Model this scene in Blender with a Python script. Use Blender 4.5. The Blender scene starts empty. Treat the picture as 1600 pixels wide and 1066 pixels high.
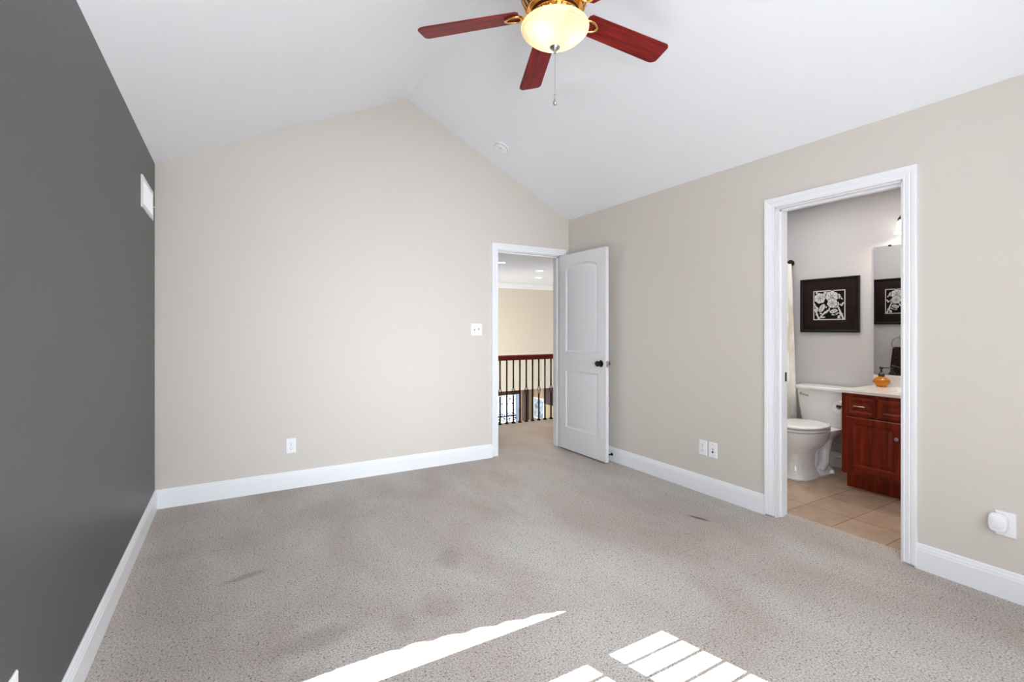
import bpy, bmesh, math, random
from mathutils import Vector, Matrix
random.seed(7)
C = bpy.context.scene.collection
PI = math.pi
R = math.radians

# ------------------------------------------------------------------ camera, world, sun, area lights, exposure
sc = bpy.context.scene
cam_d = bpy.data.cameras.new('camera')
cam_d.sensor_width = 36.0
cam_d.lens = 746.0 / 1600 * 36
cam_d.shift_y = -20.0 / 1600
cam_d.clip_start = 0.02
cam_d.clip_end = 200
cam = bpy.data.objects.new('camera', cam_d)
cam.location = (0, 0, 1.25)
cam.rotation_euler = (R(90), 0, R(-30.25))
C.objects.link(cam)
sc.camera = cam

w = bpy.data.worlds.new('world')
sc.world = w
w.use_nodes = True
bgn = w.node_tree.nodes['Background']
bgn.inputs[0].default_value = (0.80, 0.90, 1.0, 1)
bgn.inputs[1].default_value = 1.6

def light(name, kind, loc, energy, color=(1, 1, 1), direction=None, size=None, size_y=None, radius=None, parent=None, spread=None):
    d = bpy.data.lights.new(name, kind)
    d.energy = energy
    d.color = color
    if kind == 'AREA':
        d.shape = 'RECTANGLE' if size_y else 'DISK'
        d.size = size
        if size_y: d.size_y = size_y
        if spread: d.spread = math.radians(spread)
    elif kind == 'SUN':
        d.angle = radius
    else:
        d.shadow_soft_size = radius or 0.03
    o = bpy.data.objects.new(name, d)
    o.location = loc
    if direction is not None:
        o.rotation_euler = Vector(direction).to_track_quat('-Z', 'Y').to_euler()
    C.objects.link(o)
    if parent: o.parent = parent
    return o

SUN = Vector((-0.26, 1.0, -1.0))
light('sun', 'SUN', (3, -6, 7), 27.0, (1.0, 0.975, 0.945), SUN, radius=R(0.12))
# daylight coming in through the three openings of the wall behind the camera, plus two added beams
SKY = (0.84, 0.925, 1.0)
light('window_daylight', 'AREA', (1.67, -0.36, 1.25), 7, SKY, (0, 1, 0.0), 0.78, 1.25)
light('window_daylight', 'AREA', (0.43, -0.36, 1.25), 24, SKY, (0, 1, 0.0), 0.78, 1.25)
light('window_beam', 'AREA', (1.67, -0.36, 1.20), 3.4, SKY, (-0.04, 1, -0.11), 0.78, 0.9, spread=62)  # two added narrow lamps, aimed to brighten a band on the gable wall
light('window_beam', 'AREA', (0.43, -0.36, 1.20), 4.1, SKY, (0.24, 1, -0.11), 0.78, 0.9, spread=62)
light('transom_daylight', 'AREA', (0.9, -0.36, 2.23), 7.5, SKY, (-0.25, 1, 0.6), 1.5, 0.16)
# added fill lamps for foyer, lower room, landing and bathroom
light('foyer_daylight', 'AREA', (2.3, 9.0, 0.4), 60, (1.0, 0.97, 0.92), (1, 0.25, -0.12), 2.0, 2.6, spread=110)  # added to light the foyer, no window is built here
light('foyer_low_daylight', 'AREA', (6.5, 12.0, -0.6), 17, (1.0, 0.95, 0.9), (1, 0.25, -0.3), 0.8, 0.8)  # added lamp that lifts the drape and tan wall below
light('landing_ceiling_light', 'AREA', (3.3, 4.95, 2.40), 7, (1.0, 0.86, 0.72), (0, 0, -1), 0.3, spread=120)  # added warm fill for the landing carpet, no fixture
light('bathroom_ceiling_light', 'AREA', (3.9, 2.2, 2.40), 7.5, (1.0, 0.97, 0.95), (0, 0, -1), 0.9, 1.2)  # added overhead fill for the bathroom, no fixture

vs = sc.view_settings
vs.view_transform = 'Standard'
vs.look = 'None'
vs.gamma = 1.0
vs.use_curve_mapping = False
vs.exposure = 0.87
sc.cycles.use_denoising = True
sc.cycles.max_bounces = 12
sc.cycles.diffuse_bounces = 8
sc.cycles.glossy_bounces = 6
sc.cycles.transmission_bounces = 8
sc.cycles.sample_clamp_indirect = 8.0
sc.cycles.caustics_reflective = False
sc.cycles.caustics_refractive = False

# ------------------------------------------------------------------ materials
def sr(r, g, b):
    f = lambda c: ((c / 255.0 + 0.055) / 1.055) ** 2.4 if c > 10.3 else c / 255.0 / 12.92
    return (f(r), f(g), f(b), 1.0)

def mat(name, color=(0.8, 0.8, 0.8, 1), rough=0.5, metal=0.0, spec=0.5, **kw):
    m = bpy.data.materials.new(name)
    m.use_nodes = True
    b = m.node_tree.nodes['Principled BSDF']
    b.inputs['Base Color'].default_value = color
    b.inputs['Roughness'].default_value = rough
    b.inputs['Metallic'].default_value = metal
    b.inputs['Specular IOR Level'].default_value = spec
    for k, v in kw.items():
        b.inputs[k].default_value = v
    m['bsdf'] = 1
    return m

def nt(m):
    return m.node_tree.nodes, m.node_tree.links, m.node_tree.nodes['Principled BSDF']

def add_bump(m, scale, strength, dist=0.002, detail=2.0):
    n, l, b = nt(m)
    tc = n.new('ShaderNodeTexCoord')
    ns = n.new('ShaderNodeTexNoise')
    ns.inputs['Scale'].default_value = scale
    ns.inputs['Detail'].default_value = detail
    bp = n.new('ShaderNodeBump')
    bp.inputs['Strength'].default_value = strength
    bp.inputs['Distance'].default_value = dist
    l.new(tc.outputs['Object'], ns.inputs['Vector'])
    l.new(ns.outputs['Fac'], bp.inputs['Height'])
    l.new(bp.outputs['Normal'], b.inputs['Normal'])
    return m

def add_mottle(m, c0, c1, scale, lo=0.35, hi=0.65, detail=3.0, stretch=(1, 1, 1)):
    n, l, b = nt(m)
    tc = n.new('ShaderNodeTexCoord')
    mp = n.new('ShaderNodeMapping')
    mp.inputs['Scale'].default_value = stretch
    ns = n.new('ShaderNodeTexNoise')
    ns.inputs['Scale'].default_value = scale
    ns.inputs['Detail'].default_value = detail
    cr = n.new('ShaderNodeValToRGB')
    cr.color_ramp.elements[0].position = lo
    cr.color_ramp.elements[0].color = c0
    cr.color_ramp.elements[1].position = hi
    cr.color_ramp.elements[1].color = c1
    l.new(tc.outputs['Object'], mp.inputs['Vector'])
    l.new(mp.outputs['Vector'], ns.inputs['Vector'])
    l.new(ns.outputs['Fac'], cr.inputs['Fac'])
    l.new(cr.outputs['Color'], b.inputs['Base Color'])
    return m

def k(c, f):
    return (c[0] * f, c[1] * f, c[2] * f, 1)

BEIGE = sr(213, 206, 198)
M = {}
M['beige'] = add_bump(mat('beige wall paint', BEIGE, 0.62, spec=0.3), 160, 0.08, 0.001)
M['charcoal'] = add_bump(mat('charcoal wall paint', sr(77, 77, 79), 0.42, spec=0.4), 120, 0.10, 0.001)
M['ceiling'] = add_bump(mat('white ceiling paint', sr(241, 244, 249), 0.8, spec=0.2), 140, 0.06, 0.001)
M['trim'] = mat('white trim paint', sr(240, 241, 244), 0.32, spec=0.45)
M['door'] = add_bump(mat('white door paint', sr(226, 227, 230), 0.36, spec=0.4), 60, 0.03, 0.001)
M['bath'] = add_bump(mat('grey bathroom paint', sr(198, 196, 197), 0.5, spec=0.3), 160, 0.06, 0.001)
M['cream'] = mat('cream foyer paint', sr(214, 205, 188), 0.65, spec=0.2)
M['tan'] = mat('tan foyer paint', sr(178, 160, 132), 0.7, spec=0.2)
M['plate'] = mat('white plastic plate', sr(243, 243, 246), 0.3)
M['slot'] = mat('dark slot', sr(52, 50, 50), 0.6)
M['slotgrey'] = mat('grey slot', sr(150, 150, 155), 0.5)
M['bronze'] = mat('dark bronze metal', sr(60, 52, 47), 0.3, 1.0)
M['nickel'] = mat('brushed nickel', sr(178, 176, 176), 0.28, 1.0)
M['chrome'] = mat('chrome', sr(210, 210, 212), 0.12, 1.0)
M['brass'] = mat('polished brass', sr(235, 190, 120), 0.22, 1.0)
M['copper'] = mat('antique copper', sr(122, 74, 62), 0.35, 0.5)
M['iron'] = mat('black wrought iron', sr(18, 15, 14), 0.6, 0.0, 0.25)
M['porcelain'] = mat('white porcelain', sr(236, 236, 236), 0.08, spec=0.6)
M['counter'] = mat('cultured marble', sr(232, 230, 226), 0.15, spec=0.5)
M['mirror'] = mat('mirror silver', (0.86, 0.87, 0.87, 1), 0.01, 1.0)
M['frame_black'] = mat('black picture frame', sr(12, 11, 11), 0.35, spec=0.25)
M['mat_brown'] = mat('dark brown mat board', sr(40, 25, 25), 0.9, spec=0.1)
M['paper'] = mat('white paper', sr(246, 246, 243), 0.8)
M['ink'] = mat('black ink', sr(8, 7, 7), 0.9, spec=0.1)
M['tissue'] = add_bump(mat('tissue paper', sr(240, 238, 234), 0.95), 300, 0.2)
M['towel'] = add_bump(add_mottle(mat('dark brown towel', sr(50, 36, 33), 0.95, spec=0.1), sr(34, 23, 22), sr(74, 56, 52), 160, stretch=(1, 1, 0.25)), 260, 0.6, 0.004)
M['curtain'] = add_mottle(mat('cream shower curtain', sr(232, 229, 220), 0.85, spec=0.2), sr(216, 209, 196), sr(240, 238, 231), 9, 0.38, 0.55, 4, (1, 1, 0.45))
M['amber'] = mat('amber glass', sr(246, 148, 12), 0.05, **{'Transmission Weight': 0.8, 'IOR': 1.45})
M['pump'] = mat('dark brown plastic', sr(38, 24, 20), 0.35)
M['glow'] = mat('lit lamp glass', sr(255, 248, 235), 0.4, **{'Emission Color': (1, 0.93, 0.82, 1), 'Emission Strength': 3.0})
M['downlight'] = mat('lit downlight lens', sr(255, 250, 240), 0.4, **{'Emission Color': (1, 0.96, 0.9, 1), 'Emission Strength': 9.0})
M['drape'] = add_bump(mat('dusty brown drape', sr(158, 128, 116), 0.9), 40, 0.3)
M['darkwood'] = mat('dark brown wood', sr(58, 30, 24), 0.4)

def wood(name, c0, c1, c2, axis, scale=9.0, rough=0.3, dist=3.0):
    m = mat(name, c1, rough)
    n, l, b = nt(m)
    tc = n.new('ShaderNodeTexCoord')
    mp = n.new('ShaderNodeMapping')
    s = [1.0, 1.0, 1.0]
    s[axis] = 0.07
    mp.inputs['Scale'].default_value = s
    ns = n.new('ShaderNodeTexNoise')
    ns.inputs['Scale'].default_value = scale * 4
    ns.inputs['Detail'].default_value = 5
    ns.inputs['Distortion'].default_value = dist * 0.2
    cr = n.new('ShaderNodeValToRGB')
    e = cr.color_ramp.elements
    e[0].position, e[0].color = 0.30, c0
    e[1].position, e[1].color = 0.72, c2
    x = e.new(0.5)
    x.color = c1
    l.new(tc.outputs['Object'], mp.inputs['Vector'])
    l.new(mp.outputs['Vector'], ns.inputs['Vector'])
    l.new(ns.outputs['Fac'], cr.inputs['Fac'])
    l.new(cr.outputs['Color'], b.inputs['Base Color'])
    b.inputs['Coat Weight'].default_value = 0.1
    b.inputs['Coat Roughness'].default_value = 0.15
    b.inputs['Specular IOR Level'].default_value = 0.28
    return m
M['blade'] = wood('rosewood fan blade', sr(90, 12, 13), sr(122, 19, 20), sr(148, 32, 30), 0, 16, 0.42)
M['cherry'] = wood('cherry vanity wood', sr(88, 19, 1), sr(120, 31, 3), sr(148, 48, 8), 2, 7, 0.32)
M['rail'] = wood('cherry handrail wood', sr(70, 16, 10), sr(92, 22, 14), sr(112, 32, 20), 0, 7, 0.3)

def carpet_mat():
    m = mat('speckled beige carpet', sr(180, 168, 158), 0.97, spec=0.05)
    n, l, b = nt(m)
    b.inputs['Sheen Weight'].default_value = 0.15
    tc = n.new('ShaderNodeTexCoord')
    def noise(scale, detail=3.0, rough=0.5, dist=0.0, stretch=None, rot=0.0):
        t = n.new('ShaderNodeTexNoise')
        t.inputs['Scale'].default_value = scale
        t.inputs['Detail'].default_value = detail
        t.inputs['Roughness'].default_value = rough
        t.inputs['Distortion'].default_value = dist
        if stretch:
            mp = n.new('ShaderNodeMapping')
            mp.inputs['Scale'].default_value = stretch
            mp.inputs['Rotation'].default_value = (0, 0, rot)
            l.new(tc.outputs['Object'], mp.inputs['Vector'])
            l.new(mp.outputs['Vector'], t.inputs['Vector'])
        else:
            l.new(tc.outputs['Object'], t.inputs['Vector'])
        return t
    def ramp(src, stops):
        cr = n.new('ShaderNodeValToRGB')
        e = cr.color_ramp.elements
        e[0].position, e[0].color = stops[0]
        e[1].position, e[1].color = stops[-1]
        for p, c in stops[1:-1]:
            x = e.new(p)
            x.color = c
        l.new(src, cr.inputs['Fac'])
        return cr.outputs['Color']
    def mix(kind, a, bcol, fac):
        x = n.new('ShaderNodeMix')
        x.data_type = 'RGBA'
        x.blend_type = kind
        if isinstance(fac, (int, float)): x.inputs['Factor'].default_value = fac
        else: l.new(fac, x.inputs['Factor'])
        for s, v in ((x.inputs[6], a), (x.inputs[7], bcol)):
            if isinstance(v, tuple): s.default_value = v
            else: l.new(v, s)
        return x.outputs[2]
    G = lambda v: (v, v, v, 1)
    # large worn and vacuumed patches: pinkish brown against greyer pile
    big = noise(1.7, 3.0, 0.55, 0.6, (1, 0.6, 1), R(25))
    col = ramp(big.outputs['Fac'], [(0.34, sr(190, 177, 168)), (0.5, sr(199, 189, 181)), (0.64, sr(205, 199, 193))])
    tracks = noise(5.5, 2.0, 0.5, 1.0, (1, 0.35, 1), R(-30))
    col = mix('MULTIPLY', col, ramp(tracks.outputs['Fac'], [(0.35, G(0.93)), (0.6, G(1.0))]), 0.5)
    tuft = noise(140, 3.0, 0.65)
    col = mix('MULTIPLY', col, ramp(tuft.outputs['Fac'], [(0.32, G(0.45)), (0.5, G(1.0)), (0.68, G(1.36))]), 1.0)
    fleck = n.new('ShaderNodeTexVoronoi')
    fleck.inputs['Scale'].default_value = 62
    fleck.inputs['Randomness'].default_value = 1.0
    l.new(tc.outputs['Object'], fleck.inputs['Vector'])
    fm = ramp(fleck.outputs['Distance'], [(0.12, G(1)), (0.30, G(0))])
    pick = n.new('ShaderNodeSeparateColor')
    l.new(fleck.outputs['Color'], pick.inputs[0])
    gate = ramp(pick.outputs[0], [(0.42, G(1)), (0.48, G(0))])
    fac = n.new('ShaderNodeMath')
    fac.operation = 'MULTIPLY'
    l.new(fm, fac.inputs[0])
    l.new(gate, fac.inputs[1])
    f2 = n.new('ShaderNodeMath')
    f2.operation = 'MULTIPLY'
    f2.inputs[1].default_value = 0.8
    l.new(fac.outputs[0], f2.inputs[0])
    col = mix('MIX', col, sr(104, 88, 78), f2.outputs[0])
    # stains one can see on the pile, and a tear with its dark crease painted in: (x, y, rx, ry, angle, strength, colour)
    for (x, y, rx, ry, a, st, sc_) in ((0.05, 2.75, 0.10, 0.028, 15, 0.42, sr(128, 102, 82)),
                                       (2.643, 2.093, 0.075, 0.017, -75, 0.95, sr(118, 96, 82)),
                                       (0.28, 2.05, 0.17, 0.07, 5, 0.30, sr(120, 96, 70)),
                                       (0.22, 1.80, 0.10, 0.10, 0, 0.22, sr(120, 96, 70)),
                                       (1.02, 2.42, 0.07, 0.12, -20, 0.28, sr(124, 98, 90)),
                                       (0.80, 2.02, 0.09, 0.11, 10, 0.22, sr(124, 98, 90)),
                                       (0.62, 1.98, 0.06, 0.08, 10, 0.20, sr(124, 98, 90))):
        mp = n.new('ShaderNodeMapping')
        mp.vector_type = 'TEXTURE'
        mp.inputs['Location'].default_value = (x, y, 0)
        mp.inputs['Rotation'].default_value = (0, 0, R(a))
        mp.inputs['Scale'].default_value = (rx, ry, 1)
        l.new(tc.outputs['Object'], mp.inputs['Vector'])
        wob = n.new('ShaderNodeMix')
        wob.data_type = 'RGBA'
        wob.blend_type = 'LINEAR_LIGHT'
        wob.inputs['Factor'].default_value = 0.25
        wn = noise(22, 2.0)
        l.new(mp.outputs['Vector'], wob.inputs[6])
        l.new(wn.outputs['Color'], wob.inputs[7])
        sep = n.new('ShaderNodeSeparateXYZ')
        l.new(wob.outputs[2], sep.inputs[0])
        cmb = n.new('ShaderNodeCombineXYZ')
        l.new(sep.outputs[0], cmb.inputs[0])
        l.new(sep.outputs[1], cmb.inputs[1])
        ln = n.new('ShaderNodeVectorMath')
        ln.operation = 'LENGTH'
        l.new(cmb.outputs[0], ln.inputs[0])
        mr = n.new('ShaderNodeMapRange')
        mr.inputs['From Min'].default_value = 0.55
        mr.inputs['From Max'].default_value = 1.25
        mr.inputs['To Min'].default_value = st
        mr.inputs['To Max'].default_value = 0.0
        l.new(ln.outputs['Value'], mr.inputs['Value'])
        col = mix('MIX', col, sc_, mr.outputs[0])
    l.new(col, b.inputs['Base Color'])
    bp = n.new('ShaderNodeBump')
    bp.inputs['Strength'].default_value = 0.9
    bp.inputs['Distance'].default_value = 0.012
    l.new(tuft.outputs['Fac'], bp.inputs['Height'])
    l.new(bp.outputs['Normal'], b.inputs['Normal'])
    return m
M['carpet'] = carpet_mat()

def tile_mat():
    m = mat('beige ceramic tile', sr(176, 152, 130), 0.35)
    n, l, b = nt(m)
    tc = n.new('ShaderNodeTexCoord')
    mp = n.new('ShaderNodeMapping')
    mp.inputs['Location'].default_value = (-3.245, -1.005, 0)
    br = n.new('ShaderNodeTexBrick')
    br.offset = 0.0
    br.inputs['Scale'].default_value = 1.0
    br.inputs['Brick Width'].default_value = 0.295
    br.inputs['Row Height'].default_value = 0.295
    br.inputs['Mortar Size'].default_value = 0.0028
    br.inputs['Mortar Smooth'].default_value = 0.2
    br.inputs['Color1'].default_value = sr(182, 160, 138)
    br.inputs['Color2'].default_value = sr(170, 147, 126)
    br.inputs['Mortar'].default_value = sr(96, 74, 58)
    ns = n.new('ShaderNodeTexNoise')
    ns.inputs['Scale'].default_value = 9
    ns.inputs['Detail'].default_value = 4
    cr = n.new('ShaderNodeValToRGB')
    cr.color_ramp.elements[0].position = 0.35
    cr.color_ramp.elements[0].color = (0.84, 0.82, 0.80, 1)
    cr.color_ramp.elements[1].position = 0.65
    cr.color_ramp.elements[1].color = (1.06, 1.05, 1.04, 1)
    mx = n.new('ShaderNodeMix')
    mx.data_type = 'RGBA'
    mx.blend_type = 'MULTIPLY'
    mx.inputs['Factor'].default_value = 1.0
    l.new(tc.outputs['Object'], mp.inputs['Vector'])
    l.new(mp.outputs['Vector'], br.inputs['Vector'])
    l.new(tc.outputs['Object'], ns.inputs['Vector'])
    l.new(ns.outputs['Fac'], cr.inputs['Fac'])
    l.new(br.outputs['Color'], mx.inputs[6])
    l.new(cr.outputs['Color'], mx.inputs[7])
    l.new(mx.outputs[2], b.inputs['Base Color'])
    bp = n.new('ShaderNodeBump')
    bp.invert = True
    bp.inputs['Strength'].default_value = 0.4
    bp.inputs['Distance'].default_value = 0.003
    l.new(br.outputs['Fac'], bp.inputs['Height'])
    l.new(bp.outputs['Normal'], b.inputs['Normal'])
    return m
M['tile'] = tile_mat()

def glass_mat():
    m = bpy.data.materials.new('picture glass')
    m.use_nodes = True
    n, l = m.node_tree.nodes, m.node_tree.links
    n.remove(n['Principled BSDF'])
    tr = n.new('ShaderNodeBsdfTransparent')
    gl = n.new('ShaderNodeBsdfGlossy')
    gl.inputs['Roughness'].default_value = 0.02
    fr = n.new('ShaderNodeFresnel')
    fr.inputs['IOR'].default_value = 1.22
    mx = n.new('ShaderNodeMixShader')
    l.new(fr.outputs[0], mx.inputs[0])
    l.new(tr.outputs[0], mx.inputs[1])
    l.new(gl.outputs[0], mx.inputs[2])
    l.new(mx.outputs[0], n['Material Output'].inputs[0])
    return m
M['glass'] = glass_mat()

def bowl_mat():
    m = bpy.data.materials.new('alabaster lamp glass')
    m.use_nodes = True
    n, l = m.node_tree.nodes, m.node_tree.links
    b = n['Principled BSDF']
    b.inputs['Base Color'].default_value = (0.86, 0.72, 0.54, 1)
    b.inputs['Roughness'].default_value = 0.3
    tc = n.new('ShaderNodeTexCoord')
    ns = n.new('ShaderNodeTexNoise')
    ns.inputs['Scale'].default_value = 9
    ns.inputs['Detail'].default_value = 3
    cr = n.new('ShaderNodeValToRGB')
    cr.color_ramp.elements[0].position = 0.35
    cr.color_ramp.elements[0].color = (0.92, 0.66, 0.40, 1)
    cr.color_ramp.elements[1].position = 0.65
    cr.color_ramp.elements[1].color = (0.98, 0.84, 0.64, 1)
    tl = n.new('ShaderNodeBsdfTranslucent')
    mx = n.new('ShaderNodeMixShader')
    mx.inputs[0].default_value = 0.55
    l.new(tc.outputs['Object'], ns.inputs['Vector'])
    l.new(ns.outputs['Fac'], cr.inputs['Fac'])
    l.new(cr.outputs['Color'], tl.inputs['Color'])
    l.new(b.outputs[0], mx.inputs[1])
    l.new(tl.outputs[0], mx.inputs[2])
    l.new(mx.outputs[0], n['Material Output'].inputs[0])
    return m
M['bowl'] = bowl_mat()

# ------------------------------------------------------------------ mesh helpers
class MB:
    def __init__(s):
        s.bm = bmesh.new()
        s.mi = 0
    def face(s, vs, mi=None):
        try:
            f = s.bm.faces.new(vs)
        except ValueError:
            return None
        f.material_index = s.mi if mi is None else mi
        return f
    def box(s, a, b, mtx=None):
        x0, y0, z0 = a
        x1, y1, z1 = b
        co = [(x0, y0, z0), (x1, y0, z0), (x1, y1, z0), (x0, y1, z0), (x0, y0, z1), (x1, y0, z1), (x1, y1, z1), (x0, y1, z1)]
        v = [s.bm.verts.new(mtx @ Vector(c) if mtx else c) for c in co]
        for q in ((3, 2, 1, 0), (4, 5, 6, 7), (0, 1, 5, 4), (1, 2, 6, 5), (2, 3, 7, 6), (3, 0, 4, 7)):
            s.face([v[i] for i in q])
        return s
    def bbox(s, a, b, r=0.003, seg=2, mtx=None):
        t = bmesh.new()
        bmesh.ops.create_cube(t, size=1)
        c = [(a[i] + b[i]) / 2 for i in range(3)]
        d = [abs(b[i] - a[i]) for i in range(3)]
        for v in t.verts:
            v.co = Vector((v.co.x * d[0] + c[0], v.co.y * d[1] + c[1], v.co.z * d[2] + c[2]))
        bmesh.ops.bevel(t, geom=list(t.edges), offset=min(r, min(d) * 0.45), segments=seg, profile=0.5, affect='EDGES')
        s.take(t, mtx)
        return s
    def take(s, t, mtx=None):
        mp = {}
        for v in t.verts:
            mp[v] = s.bm.verts.new(mtx @ v.co if mtx else v.co)
        for f in t.faces:
            s.face([mp[v] for v in f.verts])
        t.free()
    def rings(s, rings, cap0=True, cap1=True, closed=False):
        vr = [[s.bm.verts.new(p) for p in r] for r in rings]
        n = len(vr[0])
        m = len(vr)
        for i in range(m if closed else m - 1):
            a, b = vr[i], vr[(i + 1) % m]
            for j in range(n):
                s.face([a[j], a[(j + 1) % n], b[(j + 1) % n], b[j]])
        if not closed:
            if cap0: s.face(list(reversed(vr[0])))
            if cap1: s.face(vr[-1])
        return s
    def tube(s, pts, r, seg=8, cap=True, closed=False):
        pts = [Vector(p) for p in pts]
        n = len(pts)
        rs = r if isinstance(r, (list, tuple)) else [r] * n
        rings = []
        up = None
        for i, p in enumerate(pts):
            if closed: t = pts[(i + 1) % n] - pts[i - 1]
            elif i == 0: t = pts[1] - pts[0]
            elif i == n - 1: t = pts[-1] - pts[-2]
            else: t = pts[i + 1] - pts[i - 1]
            t.normalize()
            if up is None:
                up = t.orthogonal().normalized()
            else:
                up = (up - t * up.dot(t))
                up = up.normalized() if up.length > 1e-6 else t.orthogonal().normalized()
            q = t.cross(up)
            rings.append([p + (up * math.cos(2 * PI * j / seg) + q * math.sin(2 * PI * j / seg)) * rs[i] for j in range(seg)])
        return s.rings(rings, cap, cap, closed)
    def lathe(s, prof, center=(0, 0, 0), seg=32, mtx=None, cap0=True, cap1=True):
        c = Vector(center)
        rings = []
        for (r, z) in prof:
            ring = []
            for j in range(seg):
                p = Vector((max(r, 1e-4) * math.cos(2 * PI * j / seg), max(r, 1e-4) * math.sin(2 * PI * j / seg), z))
                ring.append((mtx @ p if mtx else p) + c)
            rings.append(ring)
        return s.rings(rings, cap0, cap1)
    def prism(s, poly, fn, d0, d1):
        a = [s.bm.verts.new(fn(x, y, d0)) for x, y in poly]
        b = [s.bm.verts.new(fn(x, y, d1)) for x, y in poly]
        s.face(list(reversed(a)))
        s.face(b)
        n = len(poly)
        for i in range(n):
            s.face([a[i], a[(i + 1) % n], b[(i + 1) % n], b[i]])
        return s
    def plate_holes(s, outer, holes, fn, d0, d1, fill_back=True):
        """A slab with polygonal holes: outline and holes in 2D, fn(x, y, d) gives the point."""
        for d in ((d0, d1) if fill_back else (d1,)):
            t = bmesh.new()
            for lp in [outer] + holes:
                v = [t.verts.new(fn(x, y, d)) for x, y in lp]
                for i in range(len(v)):
                    t.edges.new((v[i], v[(i + 1) % len(v)]))
            bmesh.ops.triangle_fill(t, use_beauty=True, use_dissolve=False, edges=list(t.edges))
            s.take(t)
        for lp in [outer] + holes:
            n = len(lp)
            a = [s.bm.verts.new(fn(x, y, d0)) for x, y in lp]
            b = [s.bm.verts.new(fn(x, y, d1)) for x, y in lp]
            for i in range(n):
                s.face([a[i], a[(i + 1) % n], b[(i + 1) % n], b[i]])
        return s
    def build(s, name, m, parent=None, smooth=None, loc=None, weld=True):
        if weld:
            bmesh.ops.remove_doubles(s.bm, verts=s.bm.verts, dist=1e-5)
        bmesh.ops.recalc_face_normals(s.bm, faces=s.bm.faces)
        me = bpy.data.meshes.new(name)
        s.bm.to_mesh(me)
        s.bm.free()
        for x in (m if isinstance(m, (list, tuple)) else [m]):
            me.materials.append(x)
        o = bpy.data.objects.new(name, me)
        C.objects.link(o)
        if parent: o.parent = parent
        if loc: o.location = loc
        if smooth is not None:
            for p in me.polygons: p.use_smooth = True
            try:
                me.set_sharp_from_angle(angle=R(smooth))
            except Exception:
                pass
        return o

def tag(o, label=None, cat=None, group=None, kind=None):
    if label: o['label'] = label
    if cat: o['category'] = cat
    if group: o['group'] = group
    if kind: o['kind'] = kind
    return o

def thing(name, label, cat, loc=(0, 0, 0), rz=0.0, group=None, kind=None):
    o = bpy.data.objects.new(name, None)
    o.empty_display_size = 0.1
    o.location = loc
    o.rotation_euler = (0, 0, rz)
    C.objects.link(o)
    return tag(o, label, cat, group, kind)

def dup(root, loc, rz=None, label=None):
    def cp(o, parent):
        c = o.copy()
        C.objects.link(c)
        if parent: c.parent = parent
        for ch in list(o.children):
            cp(ch, c)
        return c
    r = cp(root, None)
    r.location = loc
    if rz is not None: r.rotation_euler = (0, 0, rz)
    if label: r['label'] = label
    return r

def offset_poly(poly, d):
    """Offset a counter-clockwise polygon inwards by d."""
    n = len(poly)
    out = []
    for i in range(n):
        p0, p1, p2 = Vector(poly[i - 1]), Vector(poly[i]), Vector(poly[(i + 1) % n])
        e1 = (p1 - p0).normalized()
        e2 = (p2 - p1).normalized()
        n1 = Vector((-e1.y, e1.x))
        n2 = Vector((-e2.y, e2.x))
        b = (n1 + n2)
        b = b / max(b.length_squared, 1e-9) * 2
        out.append(tuple(p1 + b * d))
    return out

# ------------------------------------------------------------------ the setting
XL, XR, YB, YR = -0.47, 3.085, 4.09, -0.45
WT = 0.12
RIDGE_X, RIDGE_Z = 1.3075, 3.27
EL, ER = 2.385, 2.40
HD = (2.222, 2.975, 2.012)          # hall door opening: x0, x1, head
BD = (1.152, 1.845, 2.040)          # bathroom door opening: y0, y1, head
TZ = -0.01                          # tile level

def st(mb, name, m, label, cat, parent=None, smooth=None):
    return tag(mb.build(name, m, parent, smooth), label, cat, None, 'structure')

# carpet: bedroom, both door thresholds and the landing outside
b = MB()
for a, c in (((XL - .1, YR - .1, -.12), (XR + .02, YB + .01, 0)),
             ((XR + .02, BD[0] - .02, -.12), (3.24, BD[1] + .02, 0)),
             ((HD[0] - .02, YB + .01, -.12), (HD[1] + .02, YB + WT, 0)),
             ((-1.0, YB + WT, -.12), (9.5, 5.50, 0))):
    b.box(a, c)
st(b, 'floor', M['carpet'], 'worn beige speckled carpet of the bedroom and landing', 'floor')
b = MB(); b.box((3.24, .88, -.14), (4.80, 3.5, TZ))
st(b, 'floor_bathroom', M['tile'], 'beige square tiles of the bathroom floor', 'floor')

# left wall, charcoal
b = MB(); b.box((XL - .12, YR - .12, -.1), (XL, YB + .12, 2.44))
st(b, 'wall_left', M['charcoal'], 'dark charcoal painted accent wall', 'wall')
# back wall (gable) with the hall door opening
fXZ = lambda x, z, d: (x, d, z)
b = MB()
b.plate_holes([(XL, -.1), (HD[0], -.1), (HD[0], HD[2]), (HD[1], HD[2]), (HD[1], -.1), (XR, -.1), (XR, ER + .05), (RIDGE_X, RIDGE_Z + .05), (XL, EL + .05)],
              [], fXZ, YB, YB + WT)
st(b, 'wall_back', M['beige'], 'beige gable wall with the hall doorway', 'wall')
# right wall with the bathroom door opening; its far face is bathroom paint
fYZ = lambda y, z, d: (d, y, z)
b = MB()
b.plate_holes([(YR - .12, -.1), (BD[0], -.1), (BD[0], BD[2]), (BD[1], BD[2]), (BD[1], -.1), (YB + WT, -.1), (YB + WT, ER + .06), (YR - .12, ER + .06)],
              [], fYZ, XR, XR + WT + .005)
o = st(b, 'wall_right', [M['beige'], M['bath']], 'beige side wall with the bathroom doorway', 'wall')
for p in o.data.polygons:
    if abs(p.center.x - (XR + WT + .005)) < 1e-4: p.material_index = 1
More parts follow.
